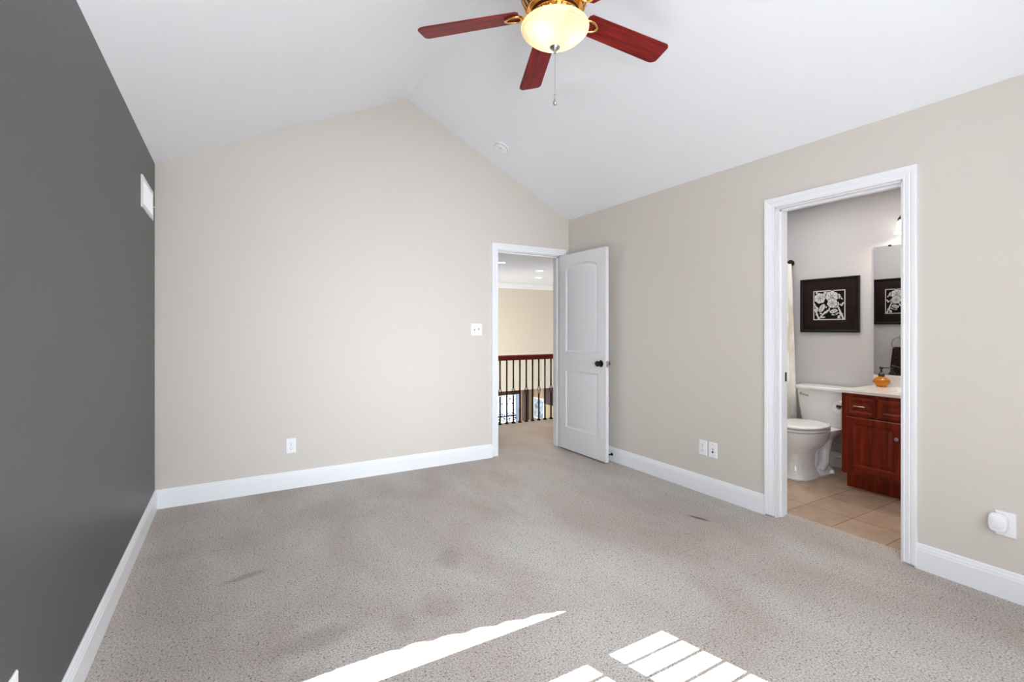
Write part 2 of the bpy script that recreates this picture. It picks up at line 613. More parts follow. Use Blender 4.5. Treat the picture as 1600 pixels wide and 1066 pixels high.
# sloped ceiling, two planes meeting at the ridge
b = MB()
mL = (RIDGE_Z - EL) / (RIDGE_X - XL)
mR = (RIDGE_Z - ER) / (XR - RIDGE_X)
e = 0.12
b.prism([(XL - e, EL - mL * e), (RIDGE_X, RIDGE_Z), (XR + e, ER - mR * e), (XR + e, ER - mR * e + .15), (RIDGE_X, RIDGE_Z + .15), (XL - e, EL - mL * e + .15)],
        fXZ, YR - .12, YB + .12)
st(b, 'ceiling', M['ceiling'], 'white vaulted ceiling with a central ridge', 'ceiling')

# rear wall behind the camera: two shuttered windows under an arched transom
def arch(cx, hw, z0, h, n=24):
    return [(cx + hw * math.cos(t * PI / n), z0 + h * math.sin(t * PI / n)) for t in range(n + 1)]
WIN = [(1.285, 2.06, 0.60, 1.925), (0.04, 0.815, 0.60, 1.925)]
b = MB()
b.plate_holes([(XL, -.1), (XR, -.1), (XR, ER + .05), (RIDGE_X, RIDGE_Z + .05), (XL, EL + .05)],
              [[(x0, z0), (x1, z0), (x1, z1), (x0, z1)] for x0, x1, z0, z1 in WIN] + [arch(1.05, 0.82, 2.15, 0.185)], fXZ, YR - .05, YR)
st(b, 'wall_rear', M['beige'], 'beige window wall behind the viewer', 'wall')
for i, (x0, x1, z0, z1) in enumerate(WIN):
    wn = thing('window_%d' % (i + 1), 'shuttered window of the rear wall, %s' % ('bathroom side' if i == 0 else 'charcoal wall side'), 'window', (x0, YR, z0), 0, None, 'structure')
    f = MB()
    for a, c in (((-.0, -.05, 0), (.04, 0, z1 - z0)), ((x1 - x0 - .04, -.05, 0), (x1 - x0, 0, z1 - z0)), ((0, -.05, 0), (x1 - x0, 0, .06)),
                 ((0, -.05, z1 - z0 - .035), (x1 - x0, 0, z1 - z0)), ((.34, -.05, 0), (.435, 0, z1 - z0))):
        f.box(a, c)
    f.build('window_frame', M['trim'], wn)
    lv = MB()
    zz = 1.765
    while zz > z0 + .1:
        t = Matrix.Translation((0, -.0, zz - z0)) @ Matrix.Rotation(R(-45), 4, 'X')
        lv.box((.04, -.03, -.0056), (.34, .03, .0056), t)
        lv.box((.435, -.03, -.0056), (x1 - x0 - .04, .03, .0056), t)
        zz -= .084
    lv.build('shutter_slats', M['trim'], wn)
wn = thing('window_3', 'arched transom window of the rear wall', 'window', (1.05, YR, 2.15), 0, None, 'structure')
sc_ = []
N = 160
KN = [(-.80, 0), (-.55, .10), (-.30, .146), (-.06, .162), (.17, .144), (.40, .106), (.60, .070), (.79, .030), (.80, 0)]
for i in range(N + 1):
    x = 0.80 - 1.6 * i / N
    for (xa, ha), (xb, hb) in zip(KN, KN[1:]):
        if xa <= x <= xb + 1e-9:
            h = ha + (hb - ha) * (x - xa) / (xb - xa)
            break
    h += .016 * (abs(math.sin((x + .02) * PI / 0.125)) - .6) * min(1, h / .05)
    sc_.append((x, max(h, 0)))
outer = [(0.83 * math.cos(t / 24 * PI), -0.001 + 0.195 * math.sin(t / 24 * PI)) for t in range(25)]
v = MB()
v.prism(outer + list(reversed(sc_)), lambda x, z, d: (x, d, z), -.02, -.012)
v.build('scalloped_valance', M['curtain'], wn)  # added out of view, its wavy edge shaped to outline the sun patch

# bathroom shell
b = MB(); b.box((4.73, .88, -.1), (4.85, 3.5, 2.5))
st(b, 'wall_bathroom_back', M['bath'], 'grey bathroom wall behind toilet and vanity', 'wall')
b = MB(); b.box((3.2, .80, -.1), (4.85, .88, 2.5))
st(b, 'wall_bathroom_near', M['bath'], 'grey bathroom wall at the end of the vanity', 'wall')
b = MB(); b.box((3.2, 3.45, -.1), (4.85, 3.55, 2.5))
st(b, 'wall_bathroom_far', M['bath'], 'bathroom wall behind the shower curtain', 'wall')
b = MB(); b.box((3.205, .80, 2.44), (4.85, 3.55, 2.54))
st(b, 'ceiling_bathroom', M['ceiling'], 'flat white bathroom ceiling', 'ceiling')

# landing and foyer shell
b = MB(); b.box((XR + WT, YB, -.1), (9.6, YB + WT, 2.42)); b.box((-1.0, YB, -.1), (XL - .12, YB + WT, 2.42))
st(b, 'wall_landing', M['cream'], 'cream landing wall beside the hall doorway', 'wall')
b = MB(); b.box((-1.1, YB + WT, 2.42), (9.6, 11.1, 2.52))
st(b, 'ceiling_landing', M['ceiling'], 'white landing ceiling with recessed lights', 'ceiling')
b = MB(); b.box((1.5, 11.0, -.42), (9.6, 11.12, 2.42))
st(b, 'wall_foyer_far', M['cream'], 'cream upper foyer wall seen through the hall doorway', 'wall')
b = MB(); b.box((9.5, 4.1, -3.0), (9.62, 11.0, 2.5))
st(b, 'wall_foyer_right', M['cream'], 'cream foyer wall past the landing', 'wall')
b = MB(); b.box((1.4, 5.5, -3.0), (1.5, 11.1, 2.5)); b.box((-1.1, 4.2, -.1), (-1.0, 5.6, 2.5)); b.box((-1.1, 5.5, -.1), (1.5, 5.6, 2.5))
st(b, 'wall_foyer_left', M['cream'], 'cream foyer wall on the stair side', 'wall')
b = MB(); b.box((1.4, 5.4, -3.1), (9.7, 13.3, -2.95))
st(b, 'floor_foyer', M['darkwood'], 'dark wooden floor of the storey below', 'floor')
b = MB(); b.box((1.4, 11.12, -.42), (8.32, 13.1, -.32))
st(b, 'ceiling_lower', M['ceiling'], 'ceiling of the lower room beyond the foyer', 'ceiling')
# lower room: window wall with an opening, side wall with a picture
LW = (6.75, 7.86, -2.35, -.80)
b = MB()
b.plate_holes([(1.4, -2.95), (8.3, -2.95), (8.3, -.42), (1.4, -.42)], [[(LW[0], LW[2]), (LW[1], LW[2]), (LW[1], LW[3]), (LW[0], LW[3])]], fXZ, 13.0, 13.12)
st(b, 'wall_lower_back', M['tan'], 'tan wall of the lower room around its window', 'wall')
b = MB(); b.box((8.2, 11.12, -2.95), (8.32, 13.0, -.42))
st(b, 'wall_lower_right', M['tan'], 'tan wall of the lower room carrying the picture', 'wall')
# crown moulding
b = MB()
b.prism([(0, 0), (0, -.11), (.015, -.11), (.025, -.09), (.07, -.04), (.085, -.02), (.10, -.012), (.10, 0)], lambda y, z, d: (d, 11.0 - y, 2.42 + z), 1.5, 9.5)
st(b, 'trim_4', M['trim'], 'white crown moulding at the top of the foyer wall', 'moulding')

# ---- baseboards
BB = [(0, 0), (.015, 0), (.015, .098), (.0125, .103), (.0125, .110), (.009, .118), (.008, .126), (.004, .132), (0, .132)]
def bb_run(mb, fn, d0, d1):
    mb.prism(BB, fn, d0, d1)
b = MB(); bb_run(b, lambda t, z, d: (XL + t, d, z), YR, YB)
st(b, 'baseboard_left', M['trim'], 'white baseboard along the charcoal wall', 'baseboard')
b = MB(); bb_run(b, lambda t, z, d: (d, YB - t, z), XL + .002, HD[0] - .062)
st(b, 'baseboard_back', M['trim'], 'white baseboard along the gable wall', 'baseboard')
b = MB(); bb_run(b, lambda t, z, d: (XR - t, d, z), BD[1] + .062, YB)
st(b, 'baseboard_right', M['trim'], 'white baseboard between the two doorways', 'baseboard')
b = MB(); bb_run(b, lambda t, z, d: (XR - t, d, z), YR, BD[0] - .058)
st(b, 'baseboard_near', M['trim'], 'white baseboard on the near side of the bathroom doorway', 'baseboard')
b = MB(); bb_run(b, lambda t, z, d: (4.73 - t, d, z + TZ), 1.97, 3.44)
st(b, 'baseboard_bathroom', M['trim'], 'white baseboard behind the toilet', 'baseboard')

# ---- door casings (mitred colonial profile) with their jambs
CAS = [(0, 0), (0, .011), (.006, .013), (.010, .010), (.016, .0125), (.030, .016), (.034, .0135), (.040, .017), (.052, .019), (.060, .019), (.0625, .017), (.0625, 0)]
def casing(mb, a0, a1, top, fn, z0=0.012, rev=.004):
    rows = []
    for (q, t) in CAS:
        q2 = q + rev
        rows.append([fn(a0 - q2, z0, t), fn(a0 - q2, top + q2, t), fn(a1 + q2, top + q2, t), fn(a1 + q2, z0, t)])
    vs_ = [[mb.bm.verts.new(p) for p in r] for r in rows]
    n = len(vs_)
    for i in range(n):
        a, c = vs_[i], vs_[(i + 1) % n]
        for j in range(3):
            mb.face([a[j], a[j + 1], c[j + 1], c[j]])
    mb.face([r[0] for r in vs_])
    mb.face([r[3] for r in vs_][::-1])
t1 = thing('trim_1', 'white casing and jamb of the hall doorway', 'door casing', (0, 0, 0), 0, None, 'structure')
b = MB(); casing(b, HD[0], HD[1], HD[2], lambda x, z, t: (x, YB - t, z))
b.build('casing', M['trim'], t1)
b = MB()
j = .006
b.box((HD[0] - .0, YB - .002, .0), (HD[0] + j, YB + WT + .002, HD[2]))
b.box((HD[1] - j, YB - .002, .0), (HD[1], YB + WT + .002, HD[2]))
b.box((HD[0], YB - .002, HD[2] - j), (HD[1], YB + WT + .002, HD[2]))
b.box((HD[0] + j, YB + .042, 0), (HD[0] + j + .011, YB + .08, HD[2] - j))
b.box((HD[1] - j - .011, YB + .042, 0), (HD[1] - j, YB + .08, HD[2] - j))
b.box((HD[0] + j, YB + .042, HD[2] - j - .011), (HD[1] - j, YB + .08, HD[2] - j))
b.build('jamb', M['trim'], t1)
t2 = thing('trim_2', 'white casing and jamb of the bathroom doorway', 'door casing', (0, 0, 0), 0, None, 'structure')
b = MB(); casing(b, BD[0], BD[1], BD[2], lambda y, z, t: (XR - t, y, z))
b.build('casing', M['trim'], t2)
b = MB()
XJ = XR + WT + .007
b.box((XR - .002, BD[0], 0), (XJ, BD[0] + j, BD[2]))
b.box((XR - .002, BD[1] - j, 0), (XJ, BD[1], BD[2]))
b.box((XR - .002, BD[0], BD[2] - j), (XJ, BD[1], BD[2]))
b.box((XR + .045, BD[0] + j, 0), (XR + .082, BD[0] + j + .011, BD[2] - j))
b.box((XR + .045, BD[1] - j - .011, 0), (XR + .082, BD[1] - j, BD[2] - j))
b.box((XR + .045, BD[0] + j, BD[2] - j - .011), (XR + .082, BD[1] - j, BD[2] - j))
b.build('jamb', M['trim'], t2)
b = MB()
b.bbox((XR + .088, BD[1] - j - .002, .893), (XR + .12, BD[1] - j, .955), .002)
tag(b.build('strike_plate', M['bronze'], t2), 'dark metal strike plate')

# ---- the open hall door
door = thing('door_1', 'white two-panel arched-top door standing open against the beige wall', 'door', (2.943, 4.066, .014), 0, None, 'structure')
DW, DH, DT = 0.712, 1.988, 0.035
fD = lambda u, z, d: (d + u * 0.014, -u, z)     # u from hinge to free edge, d into the thickness (0 = visible face)
def arch_panel(u0, u1, z0, zs, rise, n=18):
    p = [(u0, z0), (u1, z0), (u1, zs)]
    if rise:
        w2 = (u1 - u0) / 2
        for i in range(1, n):
            t = i / n
            x = u1 - t * (u1 - u0)
            q = (x - (u0 + w2)) / w2
            p.append((x, zs + rise * math.sqrt(max(0, 1 - abs(q) ** 2.3))))
    p.append((u0, zs))
    return p
panels = [arch_panel(.110, .602, .998, 1.825, .062), arch_panel(.110, .602, .222, .808, 0)]
b = MB()
OUT = [(0, 0), (DW, 0), (DW, DH), (0, DH)]
b.plate_holes(OUT, panels, fD, 0, DT)
PROF = [(0, 0), (.004, .003), (.011, .0095), (.018, .0105), (.024, .0095), (.042, .0035), (.047, .003)]
for side in (0, 1):
    for pn in panels:
        rg = []
        for (ins, dep) in PROF:
            rg.append([fD(u, z, dep if side == 0 else DT - dep) for u, z in offset_poly(pn, ins)])
        b.rings(rg, False, True)
b.build('door_leaf', M['door'], door, 35)
kx, kz = .648, .906
def knob(side):
    m = MB()
    mx = Matrix.Translation(fD(kx, kz, 0 if side < 0 else DT)) @ Matrix.Rotation(R(90 * side), 4, 'Y')
    m.lathe([(.031, -.002), (.032, .003), (.026, .008), (.013, .011), (.011, .022), (.018, .028), (.0265, .038), (.0275, .047), (.022, .056), (.010, .060), (0, .0605)], seg=28, mtx=mx)
    return m
tag(knob(-1).build('knob', M['bronze'], door, 40), 'dark bronze round door knob')
tag(knob(1).build('knob', M['bronze'], door, 40), 'dark bronze round door knob')
b = MB()
b.bbox((.004 + DW * .014, -DW - .0015, kz - .028), (DT - .004 + DW * .014, -DW + .002, kz + .028), .002)
b.bbox((.010 + DW * .014, -DW - .010, kz - .009), (DT - .011 + DW * .014, -DW, kz + .009), .002)
tag(b.build('latch_plate', M['nickel'], door), 'metal latch plate on the door edge')
for hz in (.20, 1.0, 1.80):
    b = MB()
    b.tube([(DT + .002, .004, hz - .04), (DT + .002, .004, hz + .04)], .005, 10)
    b.box((.004, .0, hz - .04), (DT, .0018, hz + .04))
    b.build('hinge', M['nickel'], door)
# door stop on the baseboard behind the door
ds = thing('door_stop', 'dark spring door stop on baseboard behind the open door', 'door stop', (XR - .015, 3.40, .066))
b = MB(); b.lathe([(.014, 0), (.014, .004), (.006, .008)], mtx=Matrix.Rotation(R(-90), 4, 'Y'), seg=16)
b.build('base', M['bronze'], ds, 40)
b = MB()
b.tube([(-.006 - .040 * i / 60, .0052 * math.cos(i * 1.25), .0052 * math.sin(i * 1.25)) for i in range(61)], .0014, 6)
b.build('spring', M['bronze'], ds, 60)
b = MB(); b.lathe([(.007, .045), (.008, .049), (.008, .057), (.005, .060)], mtx=Matrix.Rotation(R(-90), 4, 'Y'), seg=16)
b.build('rubber_tip', M['slot'], ds, 40)

# ------------------------------------------------------------------ small things on the walls
def wall_thing(name, label, cat, pos, face, group=None):
    """Local frame: x to the viewer's right along the wall, -y out of the wall, z up."""
    rz = {'back': 0.0, 'right': -PI / 2, 'left': PI / 2}[face]
    return thing(name, label, cat, pos, rz, group)

def plate_mesh(w_, h_):
    m = MB()
    rg = []
    for ins, dep in ((0, 0), (0, .0025), (.003, .0055), (.006, .006)):
        x, z = w_ / 2 - ins, h_ / 2 - ins
        rg.append([(-x, -dep, -z), (x, -dep, -z), (x, -dep, z), (-x, -dep, z)])
    m.rings(rg)
    return m
def outlet(name, label, pos, face):
    t = wall_thing(name, label, 'outlet', pos, face, 'white outlets low on the walls')
    plate_mesh(.070, .114).build('wall_plate', M['plate'], t)
    for s in (1, -1):
        zc = s * .0195
        m = MB()
        pts = []
        for i in range(32):
            a = 2 * PI * i / 32
            pts.append((.0172 * math.cos(a), max(-.0138, min(.0138, .0172 * math.sin(a)))))
        m.prism(pts, lambda x, z, d: (x, -d, z + zc), .005, .0078)
        sk = m.build('receptacle', M['plate'], t)
        q = MB()
        q.box((-.0075, -.0084, zc + .000), (-.0055, -.0076, zc + .008))
        q.box((.0055, -.0084, zc + .001), (.0075, -.0076, zc + .007))
        q.lathe([(.0026, 0), (.0026, .0008)], (0, -.0076, zc - .0065), 12, Matrix.Rotation(R(90), 4, 'X'))
        tag(q.build('slots', M['slot'], sk), 'dark plug slots')
    m = MB(); m.lathe([(.003, 0), (.003, .001), (.001, .0018)], (0, -.006, 0), 14, Matrix.Rotation(R(90), 4, 'X'))
    m.build('screw', M['slotgrey'], t)
    return t
outlet('wall_outlet', 'white outlet low on the gable wall', (.387, YB, .331), 'back')
outlet('wall_outlet', 'white outlet on the right wall beside the two-hole jack plate', (XR, 2.405, .342), 'right')
outlet('wall_outlet', 'white outlet low on the charcoal wall, only its corner in view', (XL, 1.62, .339), 'left')
outlet('wall_outlet', 'white outlet right of the bathroom doorway with a white plug-in in it', (XR, .757, .343), 'right')
# jack plate
jp = wall_thing('jack_plate', 'white wall plate with a grey and a black round jack', 'wall plate', (XR, 2.316, .342), 'right')
plate_mesh(.070, .114).build('wall_plate', M['plate'], jp)
for z_, mm, r_, lb in ((.009, M['nickel'], .0045, 'small grey jack'), (-.014, M['slot'], .0068, 'black round jack')):
    m = MB(); m.lathe([(r_, 0), (r_, .004), (r_ * .7, .005)], (0, -.0055, z_), 16, Matrix.Rotation(R(90), 4, 'X'))
    tag(m.build('jack', mm, jp, 40), lb)
for z_ in (.042, -.042):
    m = MB(); m.lathe([(.003, 0), (.003, .001), (.001, .0018)], (0, -.006, z_), 14, Matrix.Rotation(R(90), 4, 'X'))
    m.build('screw', M['slotgrey'], jp)
# double switch
sw = wall_thing('light_switch', 'white double toggle switch left of the hall doorway', 'light switch', (1.994, YB, 1.238), 'back')
plate_mesh(.115, .114).build('wall_plate', M['plate'], sw)
for i, x in enumerate((-.023, .023)):
    m = MB()
    m.box((x - .0055, -.0066, -.0125), (x + .0055, -.0058, .0125))
    tg = m.build('toggle_slot', M['slotgrey'], sw)
    m = MB()
    m.bbox((x - .0042, -.019, -.005), (x + .0042, -.006, .005), .002, 2, Matrix.Rotation(R(28 if i else -28), 4, 'X'))
    m.build('toggle', M['plate'], sw)
    for z_ in (.03, -.03):
        m = MB(); m.lathe([(.0028, 0), (.0028, .001), (.001, .0016)], (x, -.006, z_), 12, Matrix.Rotation(R(90), 4, 'X'))
        m.build('screw', M['slotgrey'], sw)
# plug-in device on the near outlet
pg = wall_thing('plug_in_device', 'rounded white plug-in device sticking out of the near outlet', 'air freshener', (XR - .0085, .770, .356), 'right')
m = MB()
def octo(s, flat=.78):
    return [(s * flat * math.copysign(abs(math.cos(a)) ** .62, math.cos(a)), s * math.copysign(abs(math.sin(a)) ** .62, math.sin(a))) for a in [2 * PI * i / 40 for i in range(40)]]
rg = []
for s_, d in ((.030, 0), (.033, .006), (.033, .024), (.041, .028), (.043, .034), (.043, .046), (.039, .052), (.033, .054)):
    rg.append([(x, -d, z) for x, z in octo(s_)])
m.rings(rg)
m.build('body', M['plate'], pg, 35)
m = MB()
rg = []
for s_, d in ((.029, .053), (.029, .0565), (.026, .058), (.004, .059)):
    rg.append([(x * 1.0, -d, z) for x, z in octo(s_, .8)])
m.rings(rg)
m.build('front_disc', M['trim'], pg, 35)
# return-air grille on the charcoal wall
gr = wall_thing('air_vent', 'white air vent grille high on the charcoal wall', 'air vent', (XL, 3.732, 2.06), 'left')
m = MB()
GW, GH = .433, .19
fV = lambda x, z, d: (x, -d, z)
m.plate_holes([(-GW / 2, -GH / 2), (GW / 2, -GH / 2), (GW / 2, GH / 2), (-GW / 2, GH / 2)],
              [[(-GW / 2 + .03, -GH / 2 + .028), (GW / 2 - .03, -GH / 2 + .028), (GW / 2 - .03, GH / 2 - .028), (-GW / 2 + .03, GH / 2 - .028)]], fV, 0, .009)
m.build('frame', M['plate'], gr)
m = MB()
m.box((-GW / 2 + .03, -.001, -GH / 2 + .028), (GW / 2 - .03, 0, GH / 2 - .028))
m.build('dark_duct', M['slot'], gr)
m = MB()
n_ = 31
for i in range(n_):
    x = -GW / 2 + .036 + i * (GW - .072) / (n_ - 1)
    m.box((x - .0035, -.0085, -GH / 2 + .027), (x + .0035, -.002, GH / 2 - .027), Matrix.Translation((x, -.005, 0)) @ Matrix.Rotation(R(35), 4, 'Z') @ Matrix.Translation((-x, .005, 0)))
m.box((-GW / 2 + .03, -.008, -.003), (GW / 2 - .03, -.003, .003))
m.build('louvres', M['plate'], gr)
m = MB()
m.tube([(GW / 2 - .022, -.008, -.01), (GW / 2 - .022, -.022, -.005)], .0025, 8)
m.build('damper_lever', M['plate'], gr)
# smoke detector on the right slope
sm_n = Vector((-mR, 0, -1)).normalized()
sd = thing('smoke_detector', 'round white smoke detector on the sloped ceiling', 'smoke detector', (2.088, 3.762, RIDGE_Z - (2.088 - RIDGE_X) * mR))
sd.rotation_euler = sm_n.to_track_quat('Z', 'Y').to_euler()
m = MB(); m.lathe([(.066, 0), (.067, .006), (.064, .012), (.061, .013)], seg=40)
m.build('base', M['plate'], sd, 35)
m = MB(); m.lathe([(.060, .010), (.062, .018), (.058, .028), (.045, .034), (.043, .0325), (.036, .0335), (.034, .036), (.018, .038), (0, .038)], seg=40)
m.build('cover', M['plate'], sd, 25)
m = MB()
for i in range(18):
    a = 2 * PI * i / 18
    m.box((.0602, -.006, .016), (.0625, .006, .024), Matrix.Rotation(a, 4, 'Z'))
m.build('vent_slots', M['slotgrey'], sd)
m = MB(); m.lathe([(.006, .037), (.006, .040)], (.026, .012, 0), 12)
m.build('test_button', M['slotgrey'], sd)

# ------------------------------------------------------------------ ceiling fan
FX, FY, FZ = RIDGE_X - .015, 1.82, 2.655       # rim of the glass bowl
fan = thing('ceiling_fan', 'ceiling fan with five red wood blades and a lit glass bowl', 'ceiling fan', (FX, FY, FZ))
top = RIDGE_Z - .0 - FZ
m = MB(); m.lathe([(.012, top - .005), (.075, top - .03), (.075, top - .055), (.060, top - .085), (.022, top - .10)], seg=36)
m.build('canopy', M['copper'], fan, 35)
m = MB(); m.lathe([(.013, .30), (.013, top - .09)], seg=16)
m.build('downrod', M['brass'], fan, 35)
m = MB(); m.lathe([(.030, .315), (.060, .30), (.110, .285), (.150, .245), (.155, .195), (.155, .165), (.150, .150), (.156, .140), (.150, .115), (.128, .075), (.118, .066), (.06, .066)], seg=48)
m.build('motor_housing', M['copper'], fan, 30)
m = MB()
for i in range(30):
    a = 2 * PI * i / 30
    m.box((-.002, -.0042, 0), (.003, .0042, .040), Matrix.Rotation(a, 4, 'Z') @ Matrix.Translation((.1305, 0, .0755)) @ Matrix.Rotation(R(29), 4, 'Y'))
m.lathe([(.156, .148), (.160, .142), (.160, .136), (.156, .130)], seg=48, cap0=False, cap1=False)
m.lathe([(.120, .074), (.131, .074), (.131, .067), (.112, .064)], seg=48, cap0=False, cap1=False)
m.build('vent_ring', M['brass'], fan, 40)
m = MB(); m.lathe([(.085, .075), (.105, .060), (.112, .048), (.100, .036), (.120, .022), (.135, .014), (.140, .004), (.130, 0), (.06, 0)], seg=48)
for i in range(24):
    a = 2 * PI * i / 24
    m.lathe([(0, -.007), (.006, -.004), (.008, 0), (.006, .004), (0, .007)], (.124 * math.cos(a), .124 * math.sin(a), .022), 8)
m.build('light_fitter', M['brass'], fan, 40)
# glass bowl: open top, thin wall
m = MB()
BOWL = [(.146, .004), (.153, .002), (.157, -.003), (.158, -.010), (.155, -.020), (.149, -.025), (.145, -.031), (.128, -.047), (.106, -.062), (.080, -.076), (.054, -.087), (.030, -.0945), (.008, -.098)]
def smooth_prof(p, sub=4):
    out = []
    for i in range(len(p) - 1):
        p0, p1, p2, p3 = p[max(i - 1, 0)], p[i], p[i + 1], p[min(i + 2, len(p) - 1)]
        for s_ in range(sub):
            t = s_ / sub
            out.append(tuple(0.5 * ((2 * p1[q]) + (-p0[q] + p2[q]) * t + (2 * p0[q] - 5 * p1[q] + 4 * p2[q] - p3[q]) * t * t + (-p0[q] + 3 * p1[q] - 3 * p2[q] + p3[q]) * t ** 3) for q in (0, 1)))
    out.append(p[-1])
    return out
m.lathe(smooth_prof(BOWL), seg=64, cap0=False, cap1=False)
bowl = m.build('glass_bowl', M['bowl'], fan, 60)
for a in (200, 320, 80):
    light('bowl_bulb', 'POINT', (.075 * math.cos(R(a)), .075 * math.sin(R(a)), -.022), 0.26, (1.0, .85, .66), radius=.022, parent=fan)
m = MB(); m.lathe([(.018, -.094), (.024, -.0965), (.023, -.101), (.013, -.110), (.007, -.114), (.006, -.120), (.007, -.124), (.003, -.127)], seg=28)
fin = m.build('finial', M['nickel'], fan, 40)
m = MB()
zt, zb = -.125, -.318
nb = 56
for i in range(nb):
    z = zt + (zb - zt) * i / (nb - 1)
    m.lathe([(0, -.0014), (.0012, -.0008), (.0014, 0), (.0012, .0008), (0, .0014)], (0, 0, z), 6)
m.tube([(0, 0, zt), (0, 0, zb)], .0006, 6)
ch = m.build('pull_chain', M['nickel'], fan)
m = MB(); m.lathe([(.002, -.312), (.0045, -.316), (.0045, -.326), (.002, -.329)], seg=14)
m.lathe([(.0015, -.328), (.0035, -.336), (.0085, -.350), (.0092, -.357), (.007, -.364), (.002, -.368)], seg=18)
m.build('pull_weight', M['nickel'], ch, 40)
# blades
def blade_outline():
    r0, r1 = .168, .657
    w0, w1 = .062, .067
    pts = [(r0, -w0 + .018), (r0 + .012, -w0 + .004)]
    pts += [(r1 - .03, -w1)]
    for i in range(1, 7):
        a = -PI / 2 + i / 7 * PI / 2
        pts.append((r1 - .03 + .026 * math.cos(a) + .0, -w1 + .026 + .026 * math.sin(a)))
    for i in range(0, 7):
        a = i / 7 * PI / 2
        pts.append((r1 - .012 - .026 + .026 * math.cos(a) + .012 * (1 - i / 7), w1 - .026 + .026 * math.sin(a)))
    pts += [(r1 - .045, w1), (r0 + .012, w0 - .004), (r0, w0 - .018)]
    return pts
BO = blade_outline()
BZ = .068
for i, a in enumerate((-4, 68, 140, 212, 284)):
    mx = Matrix.Rotation(R(a), 4, 'Z') @ Matrix.Translation((0, 0, BZ)) @ Matrix.Rotation(R(3.2), 4, 'Y') @ Matrix.Rotation(R(-12), 4, 'X')
    m = MB()
    m.prism(BO, lambda x, y, d: (x, y, d), 0, .006)
    bl = m.build('blade', M['blade'], fan)
    bl.matrix_local = mx
    bv = bl.modifiers.new('bevel', 'BEVEL')
    bv.width = .0015
    bv.segments = 2
    # brass bracket: arm and open loop under the blade root
    m = MB()
    m.tube([(.100, 0, .030), (.120, 0, .014), (.140, 0, -.003), (.162, 0, -.006)], [.012, .010, .009, .008], 10)
    loop = []
    for q in range(28):
        t = 2 * PI * q / 28
        loop.append((.196 + .040 * math.cos(t), .030 * math.sin(t) * (1 - .25 * math.cos(t)), -.005))
    m.tube(loop, .0065, 8, closed=True)
    for yy in (-.02, .02, 0):
        m.lathe([(.005, -.010), (.0045, -.012), (.001, -.013)], (.200 if yy else .230, yy * 1.2, 0.004), 10)
    br_ = m.build('blade_bracket', M['brass'], bl, 50)

# ------------------------------------------------------------------ bathroom
# toilet
TY = 2.285
toi = thing('toilet', 'white two-piece toilet with closed lid left of the vanity', 'toilet', (4.70, TY, TZ))
def oval(cx, rx0, rx1, ry, z, n=40, p=2.2):
    """Elongated ring: rx0 towards the front (-x), rx1 towards the tank."""
    out = []
    for i in range(n):
        a = 2 * PI * i / n
        c, s_ = math.cos(a), math.sin(a)
        rx = rx1 if c > 0 else rx0
        out.append((cx + rx * math.copysign(abs(c) ** (2 / p), c), ry * math.copysign(abs(s_) ** (2 / p), s_), z))
    return out
m = MB()
m.rings([oval(-.50, .200, .125, .120, 0.0, p=3), oval(-.50, .205, .125, .123, .012, p=3), oval(-.50, .190, .115, .110, .04, p=2.6), oval(-.50, .172, .105, .096, .10),
         oval(-.50, .165, .105, .092, .19), oval(-.50, .175, .125, .102, .225), oval(-.485, .210, .17, .136, .262), oval(-.475, .238, .195, .166, .305),
         oval(-.47, .252, .21, .180, .350), oval(-.47, .256, .23, .185, .386), oval(-.47, .248, .226, .178, .393)])
m.build('bowl', M['porcelain'], toi, 50)
m = MB()
m.rings([oval(-.29, .17, .16, .120, 0.0, p=3), oval(-.29, .175, .165, .125, .015, p=3), oval(-.28, .15, .14, .10, .05, p=2.6), oval(-.27, .12, .11, .075, .10), oval(-.26, .12, .11, .08, .18), oval(-.25, .16, .12, .10, .27),
         oval(-.21, .22, .14, .15, .345, p=3), oval(-.18, .22, .15, .175, .375, p=4), oval(-.18, .22, .15, .175, .392, p=4)])
for s_ in (1, -1):
    m.tube([(-.36, s_ * .085, .055), (-.335, s_ * .10, .12), (-.33, s_ * .098, .19), (-.30, s_ * .095, .255), (-.25, s_ * .09, .29)], [.035, .042, .04, .042, .035], 14)
    m.lathe([(.020, 0), (.02, .012), (.013, .024), (.004, .028)], (-.255, s_ * .125, .014), 14)
m.build('trapway_base', M['porcelain'], toi, 50)
def rrect(x0, x1, y0, y1, z, r, n=6):
    out = []
    for cx, cy, a0 in ((x1 - r, y1 - r, 0), (x0 + r, y1 - r, 90), (x0 + r, y0 + r, 180), (x1 - r, y0 + r, 270)):
        for i in range(n + 1):
            a = R(a0 + 90 * i / n)
            out.append((cx + r * math.cos(a), cy + r * math.sin(a), z))
    return out
m = MB()
m.rings([rrect(-.165, -.012, -.165, .165, .392, .04), rrect(-.178, -.010, -.185, .185, .41, .045), rrect(-.190, -.008, -.205, .205, .55, .045), rrect(-.196, -.006, -.218, .218, .702, .045)])
tk = m.build('tank', M['porcelain'], toi, 40)
m = MB()
m.rings([rrect(-.205, -.002, -.226, .226, .703, .045), rrect(-.209, -.001, -.231, .231, .712, .048), rrect(-.209, -.001, -.231, .231, .728, .048), rrect(-.202, -.006, -.224, .224, .739, .045)])
m.build('tank_lid', M['porcelain'], toi, 40)
m = MB()
m.lathe([(.014, 0), (.014, .006), (.008, .010), (.008, .016)], (-.194, .165, .665), 16, Matrix.Rotation(R(-90), 4, 'Y'))
m.tube([(-.212, .165, .665), (-.216, .135, .660), (-.216, .095, .652)], [.007, .007, .009], 10)
tag(m.build('flush_lever', M['nickel'], toi, 40), 'metal flush lever')
m = MB()
m.rings([oval(-.475, .250, .215, .184, .402), oval(-.475, .258, .22, .190, .406), oval(-.475, .258, .22, .190, .415), oval(-.475, .250, .215, .183, .419)])
